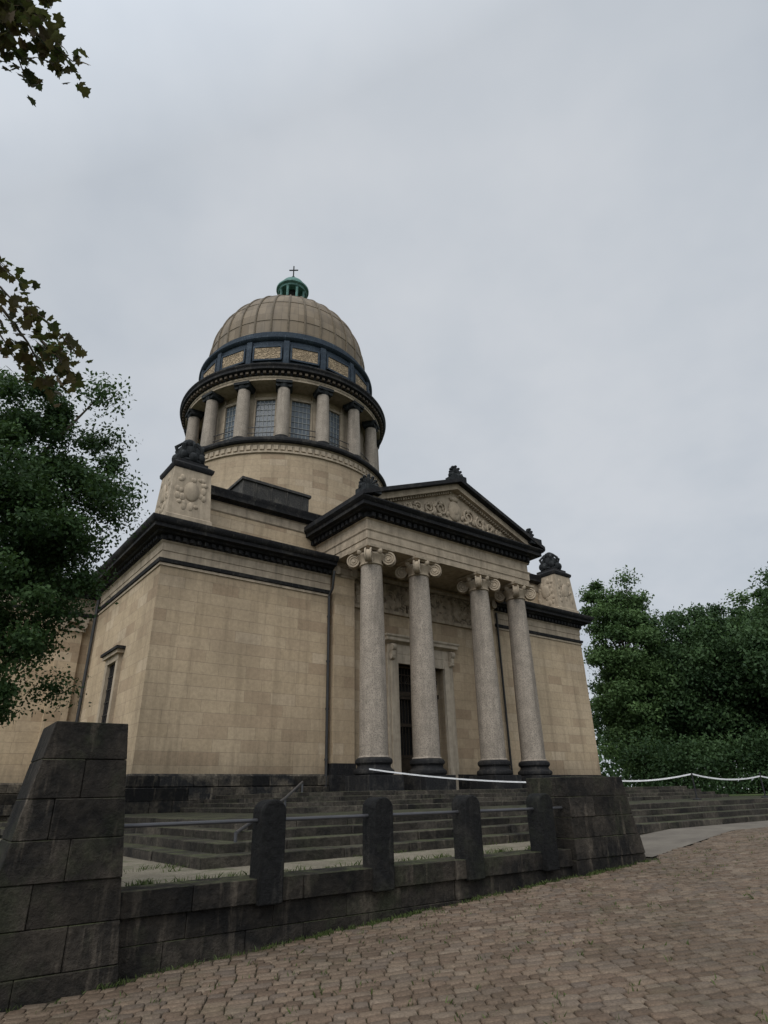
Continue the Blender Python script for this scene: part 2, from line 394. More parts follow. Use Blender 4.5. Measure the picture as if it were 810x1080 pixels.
tr.ell((xm,ty_,tz+.15),(.42,.12,.55)); tr.ell((xm,ty_-.05,tz+.2),(.25,.12,.35)); tr.ell((xm,ty_,tz+.8),(.3,.1,.14))
for sg in (-1,1):
    for (cx,cz,r0,tn,ph) in ((.95,.05,.42,1.6,0),(1.75,-.12,.34,1.6,2),(2.45,-.25,.26,1.5,0),(3.1,-.36,.18,1.4,2)):
        pts=[];rs=[]
        for i in range(26):
            th=ph+i/25*tn*2*pi; r=r0*(1-i/25*.75); pts.append((xm+sg*(cx+r*math.cos(th)),ty_-.02,tz+cz+r*math.sin(th))); rs.append(.07*(1-.5*i/25))
        tr.tube(pts,rs,7)
        for j in range(5):
            a=random.random()*6.28; tr.ell((xm+sg*(cx+r0*1.1*math.cos(a)),ty_,tz+cz-.05+r0*.8*math.sin(a)),(.11,.09,.16),Matrix.Rotation(a,3,'Y'),8,6)
tr.obj('tympanum_relief',LIGHT,B)
rf=MB(); rf.prism([(xl+.7,13.75),(xr-.7,13.75),(xm,za-.05)],3.9,10.2); rf.obj('portico_roof',LEAD,B)
def palmette(mb,c,s,ry=0):
    c=Vector(c); Ry=Matrix.Rotation(ry,3,'Z')
    mb.ell(c+Vector((0,0,.12*s)),(.5*s,.3*s,.16*s),Ry)
    for k in range(-3,4):
        a=k*.42; d=Ry@Vector((math.sin(a),0,math.cos(a))); L=(.62-.05*abs(k))*s
        R=(Ry@Matrix.Rotation(a,3,'Y'))
        mb.ell(c+Vector((0,0,.2*s))+d*L*.55,(.10*s,.13*s,L*.55),R,8,7)
        mb.ell(c+Vector((0,0,.2*s))+d*L*1.02,(.10*s,.14*s,.10*s),R,8,6)
    for sg in (-1,1):
        o=Ry@Vector((sg*.38*s,0,.14*s)); mb.ell(c+o,(.2*s,.24*s,.2*s),Ry,10,7)
ak=MB(); ak.box(xm-.42,xm+.42,PY0-.78,PY0-.1,za-.05,za+.28); palmette(ak,(xm,PY0-.45,za+.25),.82)
for x in (xl+.62,xr-.62):
    ak.box(x-.42,x+.42,PY0-.76,PY0+.1,13.9,14.25); palmette(ak,(x,PY0-.35,14.2),.85,-.3 if x<0 else .3)
ak.obj('acroteria',ORN,B)
ped=MB(); pcp=MB(); po=MB(); prl=MB()
def corner_ped(cx,cy):
    h=.92
    ped.loft(cx-h,cx+h,cy-h,cy+h,[(0.06,11.78),(.06,12.2),(0,12.25),(-.12,14.45)])
    pcp.loft(cx-h,cx+h,cy-h,cy+h,[(-.1,14.45),(-.04,14.52),(-.02,14.66),(-.12,14.74),(-.25,14.84),(-.25,14.95)])
    po.ell((cx,cy,15.05),(.68,.68,.22)); po.ell((cx,cy,15.5),(.58,.55,.52)); po.ell((cx-.1,cy-.1,15.98),(.32,.32,.30))
    for k in range(8):
        a=k*pi/4; po.ell((cx+.55*math.cos(a),cy+.55*math.sin(a),15.2+.1*(k%2)),(.2,.2,.26))
        po.tube([(cx+.5*math.cos(a),cy+.5*math.sin(a),15.5),(cx+.62*math.cos(a),cy+.62*math.sin(a),15.8),(cx+.3*math.cos(a),cy+.3*math.sin(a),16.15)],[.08,.09,.05],6)
    for sx,sy,ax in ((0,-1,0),(-1,0,1),(1,0,1)):
        for j in range(22):
            u=(random.random()-.5)*1.2; z=12.6+random.random()*1.5
            off=h-.02-(z-12.25)*.055
            c=(cx+(u if ax==0 else sx*off),cy+(u if ax==1 else sy*off),z)
            prl.ell(c,(.13 if ax==0 else .07,.13 if ax==1 else .07,.10+.13*random.random()),None,8,6)
        c=(cx+(0 if ax==0 else sx*(h-.04)),cy+(0 if ax==1 else sy*(h-.04)),13.4); prl.ell(c,(.34 if ax==0 else .09,.34 if ax==1 else .09,.45))
for cx in (X0+.85,X1-.85):
    for cy in (Y0+.85,Y1-.85): corner_ped(cx,cy)
ped.obj('corner_pedestals',LIGHT,B); pcp.obj('pedestal_caps',BLACK,B); po.obj('pedestal_ornaments',ORN,B); prl.obj('pedestal_reliefs',LIGHT,B)
dr=MB(); dr.box(3.25,6.25,3.2,3.3,1.7,7.4); dr.obj('door_void',VOID,B)
df=MB()
df.box(2.8,3.25,2.32,2.9,1.76,7.85); df.box(6.25,6.7,2.32,2.9,1.76,7.85); df.box(3.25,6.25,2.34,2.9,7.4,7.85)
df.box(2.65,2.8,2.38,2.6,1.76,7.9); df.box(6.7,6.85,2.38,2.6,1.76,7.9)
df.loft(2.7,6.8,2.34,2.6,[(0,7.853),(0,8.3),(.1,8.35),(.25,8.42),(.25,8.55),(.32,8.62),(.32,8.7)],(1,1,1,0))
for x in (2.85,6.65):
    df.tube([(x-.12,2.2,8.1),(x+.12,2.2,8.1)],.18,12); df.tube([(x-.12,2.26,7.65),(x+.12,2.26,7.65)],.12,12); df.box(x-.1,x+.1,2.12,2.4,7.7,8.2)
df.obj('door_frame',plain_stone('door_stone',(.46,.39,.30),.2),B,bevel=.015)
dd=MB()
for x0,x1 in ((3.3,4.72),(4.78,6.2)):
    for (a,b_) in ((x0,x0+.14),(x1-.14,x1)): dd.box(a,b_,2.95,3.05,1.78,6.0)
    for z in (1.78,3.2,4.6,5.86): dd.box(x0,x1,2.94,3.06,z,z+.14)
    for k in range(6):
        x=x0+.14+(k+.5)*(x1-x0-.28)/6; dd.tube([(x,3.0,3.3),(x,3.0,5.9)],.02,6)
    dd.box(x0+.1,x1-.1,2.98,3.03,1.8,3.2)
dd.box(3.25,6.25,2.9,3.08,6.0,6.2)
for k in range(15):
    x=3.35+k*.2; dd.tube([(x,3.0,6.2),(x,3.0,7.4)],.018,6)
for z in (6.6,7.0): dd.box(3.25,6.25,2.98,3.02,z,z+.04)
for k in range(6):
    pts=[(3.55+k*.5+.19*math.cos(t),2.97,6.8+.19*math.sin(t)) for t in np.linspace(0,2*pi,14)]; dd.tube(pts,.02,5)
dd.obj('door_leaves',BRONZE,B)
rl=MB()
for x0,x1 in ((.7,3.9),(4.0,5.5),(5.6,8.8)): rl.box(x0,x1,2.40,2.52,9.95,11.3)
rl.obj('relief_panels',RELIEF,B)
rg=MB()
for k in range(70):
    x=.85+random.random()*7.8; z=10.1+random.random()*1.05
    rg.ell((x,2.40,z),(.10+.12*random.random(),.07,.12+.14*random.random()),Matrix.Rotation(random.random()*3,3,'Y'),8,6)
for k in range(9):
    c=(1.1+k*.9,10.62)
    rg.tube([(c[0]+.33*(1-i/20*.7)*math.cos(i*.6),2.39,c[1]+.33*(1-i/20*.7)*math.sin(i*.6)) for i in range(20)],[.05*(1-i/30) for i in range(20)],6)
rg.obj('relief_carving',LIGHT,B)
mo=MB(); mo.box(.55,8.95,2.36,2.52,9.78,9.94); mo.box(.55,8.95,2.30,2.52,11.32,11.5); mo.obj('wall_mouldings',LIGHT,B)
wf=MB(); wg=MB(); wb=MB(); wh=MB()
for xx,sg in ((X0,-1),(X1,1)):
    def bx(mb,o0,o1,y0,y1,z0,z1):
        a,b_=xx+sg*o0,xx+sg*o1; mb.box(min(a,b_),max(a,b_),y0,y1,z0,z1)
    yc=6.6
    bx(wf,-.02,.16,yc-.95,yc-.62,3.3,6.9); bx(wf,-.02,.16,yc+.62,yc+.95,3.3,6.9); bx(wf,-.02,.17,yc-.95,yc+.95,6.9,7.15)
    bx(wf,-.02,.2,yc-1.1,yc+1.1,3.08,3.298); bx(wf,-.02,.28,yc-1.1,yc+1.1,7.152,7.3); bx(wh,-.02,.36,yc-1.2,yc+1.2,7.302,7.42)
    bx(wg,-.02,.02,yc-.62,yc+.62,3.3,6.9)
    for k in range(1,4): bx(wb,.02,.05,yc-.62+k*.31-.02,yc-.62+k*.31+.02,3.3,6.9)
    for k in range(1,7): bx(wb,.02,.05,yc-.62,yc+.62,3.3+k*.51,3.34+k*.51)
wf.obj('window_surrounds',LIGHT,B); wh.obj('window_hoods',BLACK,B); wg.obj('window_panes',VOID,B); wb.obj('window_bars',IRON,B)
dp=MB(); dp.tube([(-.82,2.18,1.3),(-.82,2.18,10.0),(-.82,1.9,10.3),(-.82,1.75,11.1)],.06,10); dp.tube([(10.32,2.18,1.3),(10.32,2.18,10.9)],.06,10)
dp.tube([(X0-.12,11.15,1.3),(X0-.12,11.15,10.9)],.08,10)
for z in (3,5,7,9): dp.tube([(-.82,2.18,z),(-.82,2.18,z+.08)],.085,10)
dp.obj('drainpipes',ZINC,B)

# drum and dome
DL=(4.85,18.4,0)
def D(mb,name,mat,**k): return mb.obj(name,mat,B,loc=DL,**k)
A0=rad(-119)
m=MB(); m.lathe(0,0,[(8.15,15.0),(8.15,17.4),(8.0,17.5),(8.0,22.5)],128); m.lathe(0,0,[(6.35,23.6),(6.35,28.8)],96); D(m,'drum_wall',SANDC)
m=MB(); m.lathe(0,0,[(8.02,22.5),(8.12,22.55),(8.12,22.65),(8.03,22.68),(8.03,23.2),(8.15,23.25)],128)
m.lathe(0,0,[(7.70,28.62),(7.82,28.63),(7.82,28.8),(7.86,28.82),(7.86,28.97)],128); D(m,'drum_band',LIGHT)
m=MB()
for k in range(110):
    a=2*pi*k/110; m.rbox((8.06*math.cos(a),8.06*math.sin(a),22.94),.05,.14,.16,a)
D(m,'drum_band_ornament',LIGHT)
m=MB(); m.lathe(0,0,[(8.1,23.252),(8.28,23.3),(8.36,23.4),(8.36,23.55),(8.2,23.6),(8.1,23.8)],128)
m.lathe(0,0,[(7.86,28.975),(7.95,29.02),(7.95,29.2),(8.15,29.25),(8.28,29.32),(8.28,29.5),(8.38,29.64),(8.38,29.74),(7.2,29.95)],128)
D(m,'drum_cornices',BLACK)
m=MB()
for k in range(120):
    a=2*pi*k/120; m.rbox((8.04*math.cos(a),8.04*math.sin(a),29.11),.11,.10,.09,a)
D(m,'drum_dentils',dark('drum_dentil_stone',(.07,.055,.04),(.14,.11,.075)))
sh=MB(); cp=MB(); bs=MB(); gl=MB(); fm=MB(); gd=MB(); pn=MB(); pf=MB(); rn_=MB()
for k in range(16):
    a=A0+k*2*pi/16; ca,sa=math.cos(a),math.sin(a); cx,cy=7.35*ca,7.35*sa
    sh.lathe(cx,cy,[(.50,24.1),(.50,25.2),(.43,28.15)],20)
    bs.lathe(cx,cy,[(.62,23.8),(.62,23.95),(.56,24.0),(.56,24.1)],20)
    cp.lathe(cx,cy,[(.44,28.1),(.5,28.2),(.54,28.4)],20); cp.rbox((cx,cy,28.51),.58,.58,.11,a)
    for sg in (-1,1):
        cp.tube([(cx+.45*ca-sg*.42*sa,cy+.45*sa+sg*.42*ca,28.3),(cx-.45*ca-sg*.42*sa,cy-.45*sa+sg*.42*ca,28.3)],.17,10)
    fm.rbox((6.42*ca,6.42*sa,26.2),.14,.42,2.4,a)
    b=a+pi/16; cb_,sb=math.cos(b),math.sin(b)
    def W(mb,r,t,z,hr,ht,hz): mb.rbox((r*cb_-t*sb,r*sb+t*cb_,z),hr,ht,hz,b)
    W(gl,6.36,0,26.1,.03,.72,1.75)
    for t in (-.77,.77): W(fm,6.42,t,26.1,.12,.07,1.85)
    W(fm,6.42,0,27.95,.12,.84,.10); W(fm,6.42,0,24.2,.16,.84,.12)
    for t in (-.43,-.145,.145,.43): W(gd,6.41,t,26.1,.025,.018,1.75)
    for j in range(7): W(gd,6.41,0,24.7+j*.47,.025,.72,.018)
    for z in (24.6,25.05): W(rn_,7.25,0,z,.02,1.0,.022)
    W(pn,7.05,0,31.6,.05,.98,.52)
    W(pf,7.06,0,32.2,.09,1.08,.07); W(pf,7.06,0,31.0,.09,1.08,.07); W(pf,7.06,-1.04,31.6,.09,.06,.53); W(pf,7.06,1.04,31.6,.09,.06,.53)
    pf.rbox((7.1*ca,7.1*sa,31.4),.12,.2,1.3,a)
D(sh,'drum_columns',COLM); D(cp,'drum_capitals',ORN); D(bs,'drum_column_bases',BLACK); D(gl,'drum_windows',GLASS); D(fm,'drum_window_frames',LIGHT); D(gd,'drum_window_grid',FRAME); D(rn_,'drum_railing',IRON)
D(pn,'attic_panels',plain_stone('panel_carving',(.38,.29,.19),.2,relief=2.6,streak=.2)); D(pf,'attic_pilasters',RING)
m=MB(); m.lathe(0,0,[(7.0,29.9),(7.0,32.8)],96)
m.lathe(0,0,[(7.0,30.0),(7.2,30.02),(7.2,30.3),(7.05,30.35)],96)
m.lathe(0,0,[(7.02,32.8),(7.2,32.9),(7.28,33.0),(7.28,33.18),(7.1,33.25),(6.9,33.4),(6.9,33.8),(6.65,33.9)],96); D(m,'attic_ring',RING)
R=6.6; zc=34.9; prof=[(R,33.7)]+[(R*math.cos(t),zc+R*math.sin(t)) for t in np.linspace(0,rad(80),26)]
m=MB(); m.lathe(0,0,prof,128); D(m,'dome',DOME,smooth=60)
m=MB()
for k in range(32):
    a=A0+k*2*pi/32; m.tube([((R+.02)*math.cos(a),(R+.02)*math.sin(a),33.9)]+[((R+.02)*math.cos(t)*math.cos(a),(R+.02)*math.cos(t)*math.sin(a),zc+(R+.02)*math.sin(t)) for t in np.linspace(0,rad(78),18)],.085,6)
for t in (rad(3),rad(24),rad(45),rad(66)):
    r=(R+.005)*math.cos(t); z=zc+R*math.sin(t); m.tube([(r*math.cos(2*pi*k/96),r*math.sin(2*pi*k/96),z) for k in range(97)],.035,5)
D(m,'dome_ribs',simple('dome_rib',(.12,.095,.065),.6,0,.25))
m=MB(); m.lathe(0,0,[(1.7,41.2),(1.75,41.4),(1.5,41.5),(1.4,41.9),(1.55,42.0),(1.55,42.15),(.8,42.2)],32)
for k in range(8):
    a=A0+k*pi/4+.39; m.lathe(1.08*math.cos(a),1.08*math.sin(a),[(.17,42.1),(.13,42.3),(.12,44.1),(.18,44.3)],10)
m.lathe(0,0,[(1.25,44.25),(1.3,44.4),(1.5,44.5),(1.5,44.65),(1.25,44.75)]+[(1.2*math.cos(t),44.75+1.15*math.sin(t)) for t in np.linspace(0,rad(82),10)]+[(.12,46.05),(.1,46.2)],32)
D(m,'lantern',COPPER)
m=MB(); m.lathe(0,0,[(.6,42.0),(.6,44.3)],16); D(m,'lantern_core',VOID)
m=MB(); m.ell((0,0,46.3),(.17,.17,.17)); ux=Vector((math.cos(-BR),math.sin(-BR),0))
m.tube([(0,0,46.3),(0,0,47.75)],.06,8); m.tube([ux*-.42+Vector((0,0,47.25)),ux*.42+Vector((0,0,47.25))],.06,8); D(m,'cross',ORN)

# ---------------------------------------------------------------- stairs / terrace
st=MB()
def stepring(x0,x1,y0,y1,z0,z1,wd=.6):
    blockrow(st,x0,x1,y0,y0+wd,z0,z1,1.3,.004,.016,zj=.006)
    blockrow(st,y0+wd,y1,x0,x0+wd,z0,z1,1.3,.004,.016,axis=1,zj=.006)
for i in range(4):
    q=.46*i; stepring(-11.4+q,45-q,-11.2+q,20-q,.70+.14*i-.06,.70+.14*(i+1)+.012)
    st.loft(-11.4+q+.3,45-q,-11.2+q+.3,75-q,[(0,.30+.01*i),(0,.70+.14*(i+1))])
for i in range(4):
    q=.42*i; stepring(-6.8+q,16.3-q,-5.6+q,2.0+.01*i,1.26+.125*i-.06,1.26+.125*(i+1)+.012)
    st.loft(-6.8+q+.3,16.3-q,-5.6+q+.3,3.0+.01*i,[(0,1.0+.01*i),(0,1.26+.125*(i+1))],(1,1,1,0))
st.obj('stone_steps',STEP,None,B0,BR,bevel=.015)
W0=(-1.53,8.8,0); WR=rad(35.5)
def w2w(a,b,z=0): return (W0[0]+a*math.cos(WR)-b*math.sin(WR),W0[1]+a*math.sin(WR)+b*math.cos(WR),z)
m=MB(); P=[(-16,.2),(7.7,.2),(9.0,3.2),(12,8),(-16,24)]
n=len(P); m.add([(x,y,.70) for x,y in P]+[(x,y,-.6) for x,y in P],[tuple(range(n)),tuple(range(2*n-1,n-1,-1))]+[(k,k+n,(k+1)%n+n,(k+1)%n) for k in range(n)])
tm=Mt('terrace_gravel')
tcol=tm.mix(tm.ramp(tm.noise(scale=1.1,detail=4,rough=.7),[(.35,0.),(.7,1.)]),(.155,.135,.10),(.235,.205,.155))
tcol=tm.mix(tm.ramp(tm.noise(scale=1.9,detail=4,rough=.75),[(.50,0.),(.66,.75)]),tcol,(.085,.095,.045))
tcol=tm.mix(1.0,tcol,tm.ramp(tm.noise(scale=38,detail=3,rough=.8),[(.3,.65),(.7,1.3)]),'MULTIPLY')
m.obj('terrace',tm.fin(tcol,tm.bump(tm.noise(scale=40),.8,.015),.95),None,W0,WR)

def Gz(a): return .055*max(-11.0,min(12.36,a))
m=MB()
for i,(z0,z1) in enumerate(((-.75,-.42),(-.42,-.1),(-.1,.2),(.2,.46))): blockrow(m,-2.1,5.66,.03,.46,z0,z1,.95,.002,.012)
blockrow(m,-2.1,5.66,-.03,.5,.46,.72,1.2,.003,.012,zj=.006)
m.box(-2.05,5.6,.07,.44,-.8,.70)
m.obj('stone_wall',PIER,None,W0,WR,bevel=.009)
def pier(name,xa,xb,bl,br_,zb,zt,y0,y1,nc):
    m=MB()
    hs=[zb+(zt-zb)*i/nc for i in range(nc+1)]
    for i in range(nc):
        z0,z1=hs[i]+.002,hs[i+1]-.002
        f=lambda z:(zt-z)/(zt-zb)
        L0,L1=xa-bl*f(z0),xa-bl*f(z1); R0,R1=xb+br_*f(z0),xb+br_*f(z1)
        W=R0-L0
        cuts=[] if i==nc-1 else ([L0+W*(.5+random.uniform(-.14,.14))] if i%2==0 else ([L0+W*.3,L0+W*.7] if W>1.6 else [L0+W*random.uniform(.3,.4)]))
        e0=[L0]+cuts+[R0]; e1=[L1]+cuts+[R1]; g=.002
        for t in range(len(e0)-1):
            j=random.uniform(-.014,.014)
            m.hexa([(e0[t]+g,y0+j,z0),(e0[t+1]-g,y0+j,z0),(e0[t+1]-g,y1,z0),(e0[t]+g,y1,z0),(e1[t]+g,y0+j,z1),(e1[t+1]-g,y0+j,z1),(e1[t+1]-g,y1,z1),(e1[t]+g,y1,z1)])
    return m.obj(name,PIER,None,W0,WR,bevel=.010)
pier('stone_pier',-2.72,-1.95,.55,.33,-.7,2.44,-.12,.75,8)
pier('stone_pier',5.64,7.25,0,.5,-.1,1.86,-.12,.85,6)
BOL=dark('bollard_stone',(.008,.008,.008),(.032,.029,.025),side=.3)
for k in range(4):
    a=k*1.69; m=MB(); w=.165; pts=[(a-w,.44),(a+w,.44)]
    pts+=[(a+w*math.cos(t),1.46+.14*math.sin(t)) for t in np.linspace(0,pi,13)]
    m.prism(pts,-.10,.22); m.obj('stone_bollard',BOL,None,W0,WR,bevel=.02,smooth=50)
m=MB(); m.tube([(-1.9,.07,1.36),(5.7,.07,1.36)],.024,10)
m.obj('metal_railing',RAIL,None,W0,WR)
m=MB()
hp=[(-10.6,-10.6),(-7.9,-7.3),(-5.3,-3.6)]; hz=[(.84,1.12),(1.26,1.62),(1.6,2.05)]
m.tube([(a,b,z[1]) for (a,b),z in zip(hp,hz)],.03,8)
for (a,b),z in zip(hp,hz): m.tube([(a,b,z[0]-.1),(a,b,z[1])],.028,8)
m.obj('stair_handrail',RAIL,None,B0,BR)
def sag(p,q,s,n=14): return [tuple(p[i]+(q[i]-p[i])*t-(s*4*t*(1-t) if i==2 else 0) for i in range(3)) for t in np.linspace(0,1,n)]
m=MB()
def ribbon(pts,h=.026):
    for a,b_ in zip(pts[:-1],pts[1:]):
        m.add([(a[0],a[1],a[2]-h),(b_[0],b_[1],b_[2]-h),(b_[0],b_[1],b_[2]+h),(a[0],a[1],a[2]+h)],[(0,1,2,3)])
ribbon(sag((-.85,-.85,2.55),(8.0,-5.2,2.0),.22)); ribbon(sag((8.0,-5.2,2.0),(9.2,-7.8,2.15),.10)); ribbon(sag((9.2,-7.8,2.15),(13,-8.6,2.05),.16)); ribbon(sag((13,-8.6,2.05),(19,-9,2.1),.2))
m.obj('barrier_tape',TAPE,None,B0,BR,smooth=0)
for (s,w,z) in ((8.0,-5.2,1.26),(9.2,-7.8,1.26),(13,-8.6,1.26),(19,-9,1.26)):
    m=MB(); m.lathe(s,w,[(.16,z),(.16,z+.03),(.03,z+.06),(.025,z+.85),(.04,z+.87),(.02,z+.92)],12); m.obj('barrier_post',IRON,None,B0,BR)

# ---------------------------------------------------------------- ground, road, setts
gm=Mt('lawn_grass'); gn=gm.noise(scale=.5,detail=4,rough=.7)
GR=gm.fin(gm.mix(gn,(.035,.055,.018),(.085,.11,.04)),gm.bump(gm.noise(scale=30),.8,.03),.95)
av=[-900,-11,12.36,900]; V=[];F=[]
for a in av:
    for b in (-900,900): V.append((a,b,Gz(a)-.01))
for i in range(3): F.append((2*i,2*i+2,2*i+3,2*i+1))
m=MB(); m.add(V,F); m.obj('ground',GR,None,W0,WR,smooth=0)
m=MB(); m.add([(20.5,-5,1.275),(43,-5,1.275),(43,73,1.275),(20.5,73,1.275)],[(0,1,2,3)]); m.obj('lawn',GR,None,B0,BR,smooth=0)
rm=Mt('road_bed'); rn=rm.noise(scale=3,detail=4,rough=.7)
RB=rm.fin(rm.mix(rm.ramp(rn,[(.35,0.),(.7,1.)]),(.028,.023,.016),(.058,.054,.028)),rm.bump(rm.noise(scale=40),.8,.02),.95)
def strip(name,cols,mat,dz):
    m=MB(); V=[];F=[]
    for a,b0,b1 in cols: V+=[(a,b0,Gz(a)+dz),(a,b1,Gz(a)+dz)]
    for i in range(len(cols)-1): F.append((2*i,2*i+2,2*i+3,2*i+1))
    m.add(V,F); m.obj(name,mat,None,W0,WR,smooth=0)
strip('road',[(-40,-40,.1),(-11,-40,.1),(7.7,-40,.1),(7.71,-40,2.9),(12.36,-40,3.1),(60,-40,5)],RB,-.004)
pm=Mt('gravel_asphalt')
PG=pm.fin(pm.mix(pm.ramp(pm.noise(scale=1.2,rough=.7),[(.35,0.),(.7,1.)]),(.12,.105,.088),(.18,.16,.13)),pm.bump(pm.noise(scale=50),.7,.01),.95)
strip('pavement',[(7.95,-.0,2.9),(12.36,.75,3.1),(60,1.9,5)],PG,.020)
th=rad(8); cx_,sx_=math.cos(th),math.sin(th); rowh=.125
S=[]
q=2.0
while q<27:
    p=-14+random.random()*.2
    while p<32:
        L=random.uniform(.14,.235); cq=q+.07*math.sin(p*.33)+.008*math.sin(p*1.3+q)
        pc_=p+L/2; X=pc_*cx_-cq*sx_; Y=pc_*sx_+cq*cx_
        if Y>3.4 and abs(X)<.85*Y+1.8:
            dx,dy=X-W0[0],Y-W0[1]; a=dx*math.cos(WR)+dy*math.sin(WR); b=-dx*math.sin(WR)+dy*math.cos(WR)
            lim=-.09 if a<7.6 else .0+(a-7.95)*.17+.04*math.sin(a*3)
            if a>12.36: lim=.75+(a-12.36)*.024
            if -3.6<a<-1.5: lim=-.2
            if 5.5<a<8.0: lim=-.22
            if b<lim and a<28: S.append((X,Y,L,a))
        p+=L
    q+=rowh
S=np.array(S); n=len(S)
hl=S[:,2]/2-.004-rng.random(n)*.004; hw=rowh/2-.006-rng.random(n)*.004
zt=.055*np.clip(S[:,3],-11,12.36)+.022+rng.normal(0,.003,n)
rot=th+rng.normal(0,.014,n); tx=rng.normal(0,.025,n); tyl=rng.normal(0,.03,n)
V=np.zeros((n,16,3)); k=0
jit=rng.normal(0,.002,(n,4,2))
for (ins,dz) in ((.0,-.07),(.0,-.016),(.005,-.005),(.013,0.0)):
    for ci,(sx,sy) in enumerate(((-1,-1),(1,-1),(1,1),(-1,1))):
        lx=sx*(hl-ins)+jit[:,ci,0]; ly=sy*(hw-ins)+jit[:,ci,1]
        V[:,k,0]=S[:,0]+lx*np.cos(rot)-ly*np.sin(rot); V[:,k,1]=S[:,1]+lx*np.sin(rot)+ly*np.cos(rot)
        V[:,k,2]=zt+dz+lx*tx+ly*tyl+ .055*(lx*math.cos(th-WR)) ; k+=1
fl=[]
for r in range(3):
    for c in range(4): fl.append((4*r+c,4*r+(c+1)%4,4*r+4+(c+1)%4,4*r+4+c))
fl.append((12,13,14,15)); fl=np.array(fl)
F=(np.arange(n)[:,None,None]*16+fl[None]).reshape(-1,4)
sm=Mt('sett_stone'); isl=sm.island()
c=sm.ramp(isl,[(0.,(.092,.064,.044)),(.3,(.142,.100,.070)),(.55,(.165,.122,.086)),(.8,(.112,.086,.066)),(1.,(.19,.145,.105))])
c=sm.mix(sm.ramp(sm.noise(scale=.45,detail=4,rough=.65),[(.42,0.),(.7,.6)]),c,(.072,.056,.038))
c=sm.mix(sm.ramp(sm.noise(scale=1.7,detail=4,rough=.7),[(.56,0.),(.7,.3)]),c,(.065,.064,.032))
c=sm.mix(1.0,c,sm.ramp(sm.noise(scale=45,detail=3,rough=.7),[(.3,.68),(.7,1.28)]),'MULTIPLY')
npmesh('cobblestones',V.reshape(-1,3),F,sm.fin(c,sm.bump(sm.noise(scale=60,detail=2),.5,.006),.7),smooth=False)

def blades(name,pts,h=.10,mat=GRASSB):
    n=len(pts); pts=np.array(pts); a=rng.random(n)*6.28; hh=h*(.4+rng.random(n)); w=.004+.004*rng.random(n); le=rng.normal(0,.45,(n,2))
    V=np.zeros((n,4,3)); d=np.stack([np.cos(a),np.sin(a)],1)
    V[:,0,:2]=pts[:,:2]-d*w[:,None]; V[:,1,:2]=pts[:,:2]+d*w[:,None]; V[:,:2,2]=pts[:,2:3]
    mid=pts[:,:2]+le*hh[:,None]*.5; V[:,2,:2]=mid+le*hh[:,None]*.6; V[:,2,2]=pts[:,2]+hh; V[:,3,:2]=mid-d*w[:,None]; V[:,3,2]=pts[:,2]+hh*.6
    npmesh(name,V.reshape(-1,3),np.arange(n*4).reshape(n,4),mat,np.repeat(rng.random(n),4))
pts=[]
for c in range(80):
    a=random.uniform(-1.9,8); b=random.uniform(-.16,-.06) if a<5.6 else random.uniform(-.3,-.15)
    for j in range(random.randint(8,60)):
        aa=a+random.gauss(0,.1); pts.append(w2w(aa,b+random.gauss(0,.03),Gz(aa)))
for c in range(600):
    a=random.uniform(-3,14); b=-random.random()**1.5*7-.2
    for j in range(random.randint(3,8)): pts.append(w2w(a+random.gauss(0,.04),b+random.gauss(0,.02),Gz(a)))
blades('wall_weeds',pts,.05)
pts=[]
for c in range(130):
    a=random.uniform(-3,7.5); b=random.choice([random.uniform(.5,.62),random.uniform(1.9,2.9)])
    for j in range(random.randint(6,22)): pts.append(w2w(a+random.gauss(0,.09),b+random.gauss(0,.05),.70))
blades('terrace_grass',pts,.06)

# ---------------------------------------------------------------- trees
def leafcloud(C,Rr,per,size,tints,aspect=.6,updir=.5):
    n=len(C)*per; ci=np.repeat(np.arange(len(C)),per)
    d=rng.normal(size=(n,3)); d/=np.linalg.norm(d,axis=1)[:,None]
    r=(rng.random(n)**.55*(1+.17*rng.normal(size=n)))[:,None]*Rr[ci][:,None]; sc=np.array([1,1,.68])
    P=C[ci]+d*r*sc
    nr=d*.6+rng.normal(size=(n,3))*.8+np.array([0,0,updir]); nr/=np.linalg.norm(nr,axis=1)[:,None]
    t=np.cross(nr,rng.normal(size=(n,3))); t/=np.linalg.norm(t,axis=1)[:,None]; b=np.cross(nr,t)
    s=(size*(.6+.8*rng.random(n)))[:,None]
    V=np.stack([P-t*s*.5,P+b*s*.5*aspect-t*s*.05,P+t*s*.5+nr*s*-.12,P-b*s*.5*aspect-t*s*.05],1)
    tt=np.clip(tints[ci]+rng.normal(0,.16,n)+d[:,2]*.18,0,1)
    return V.reshape(-1,3),np.arange(n*4).reshape(n,4),np.repeat(tt,4)
def crown(n,rad3,shell=.55,seed=0):
    r_=np.random.default_rng(seed); d=r_.normal(size=(n,3)); d/=np.linalg.norm(d,axis=1)[:,None]
    rr=shell+(1-shell)*r_.random(n)**.7
    lump=1+.18*np.sin(d[:,0]*4+seed)*np.cos(d[:,2]*5+seed*2)+.09*r_.normal(size=n)
    return d*(rr*lump)[:,None]*np.array(rad3), r_
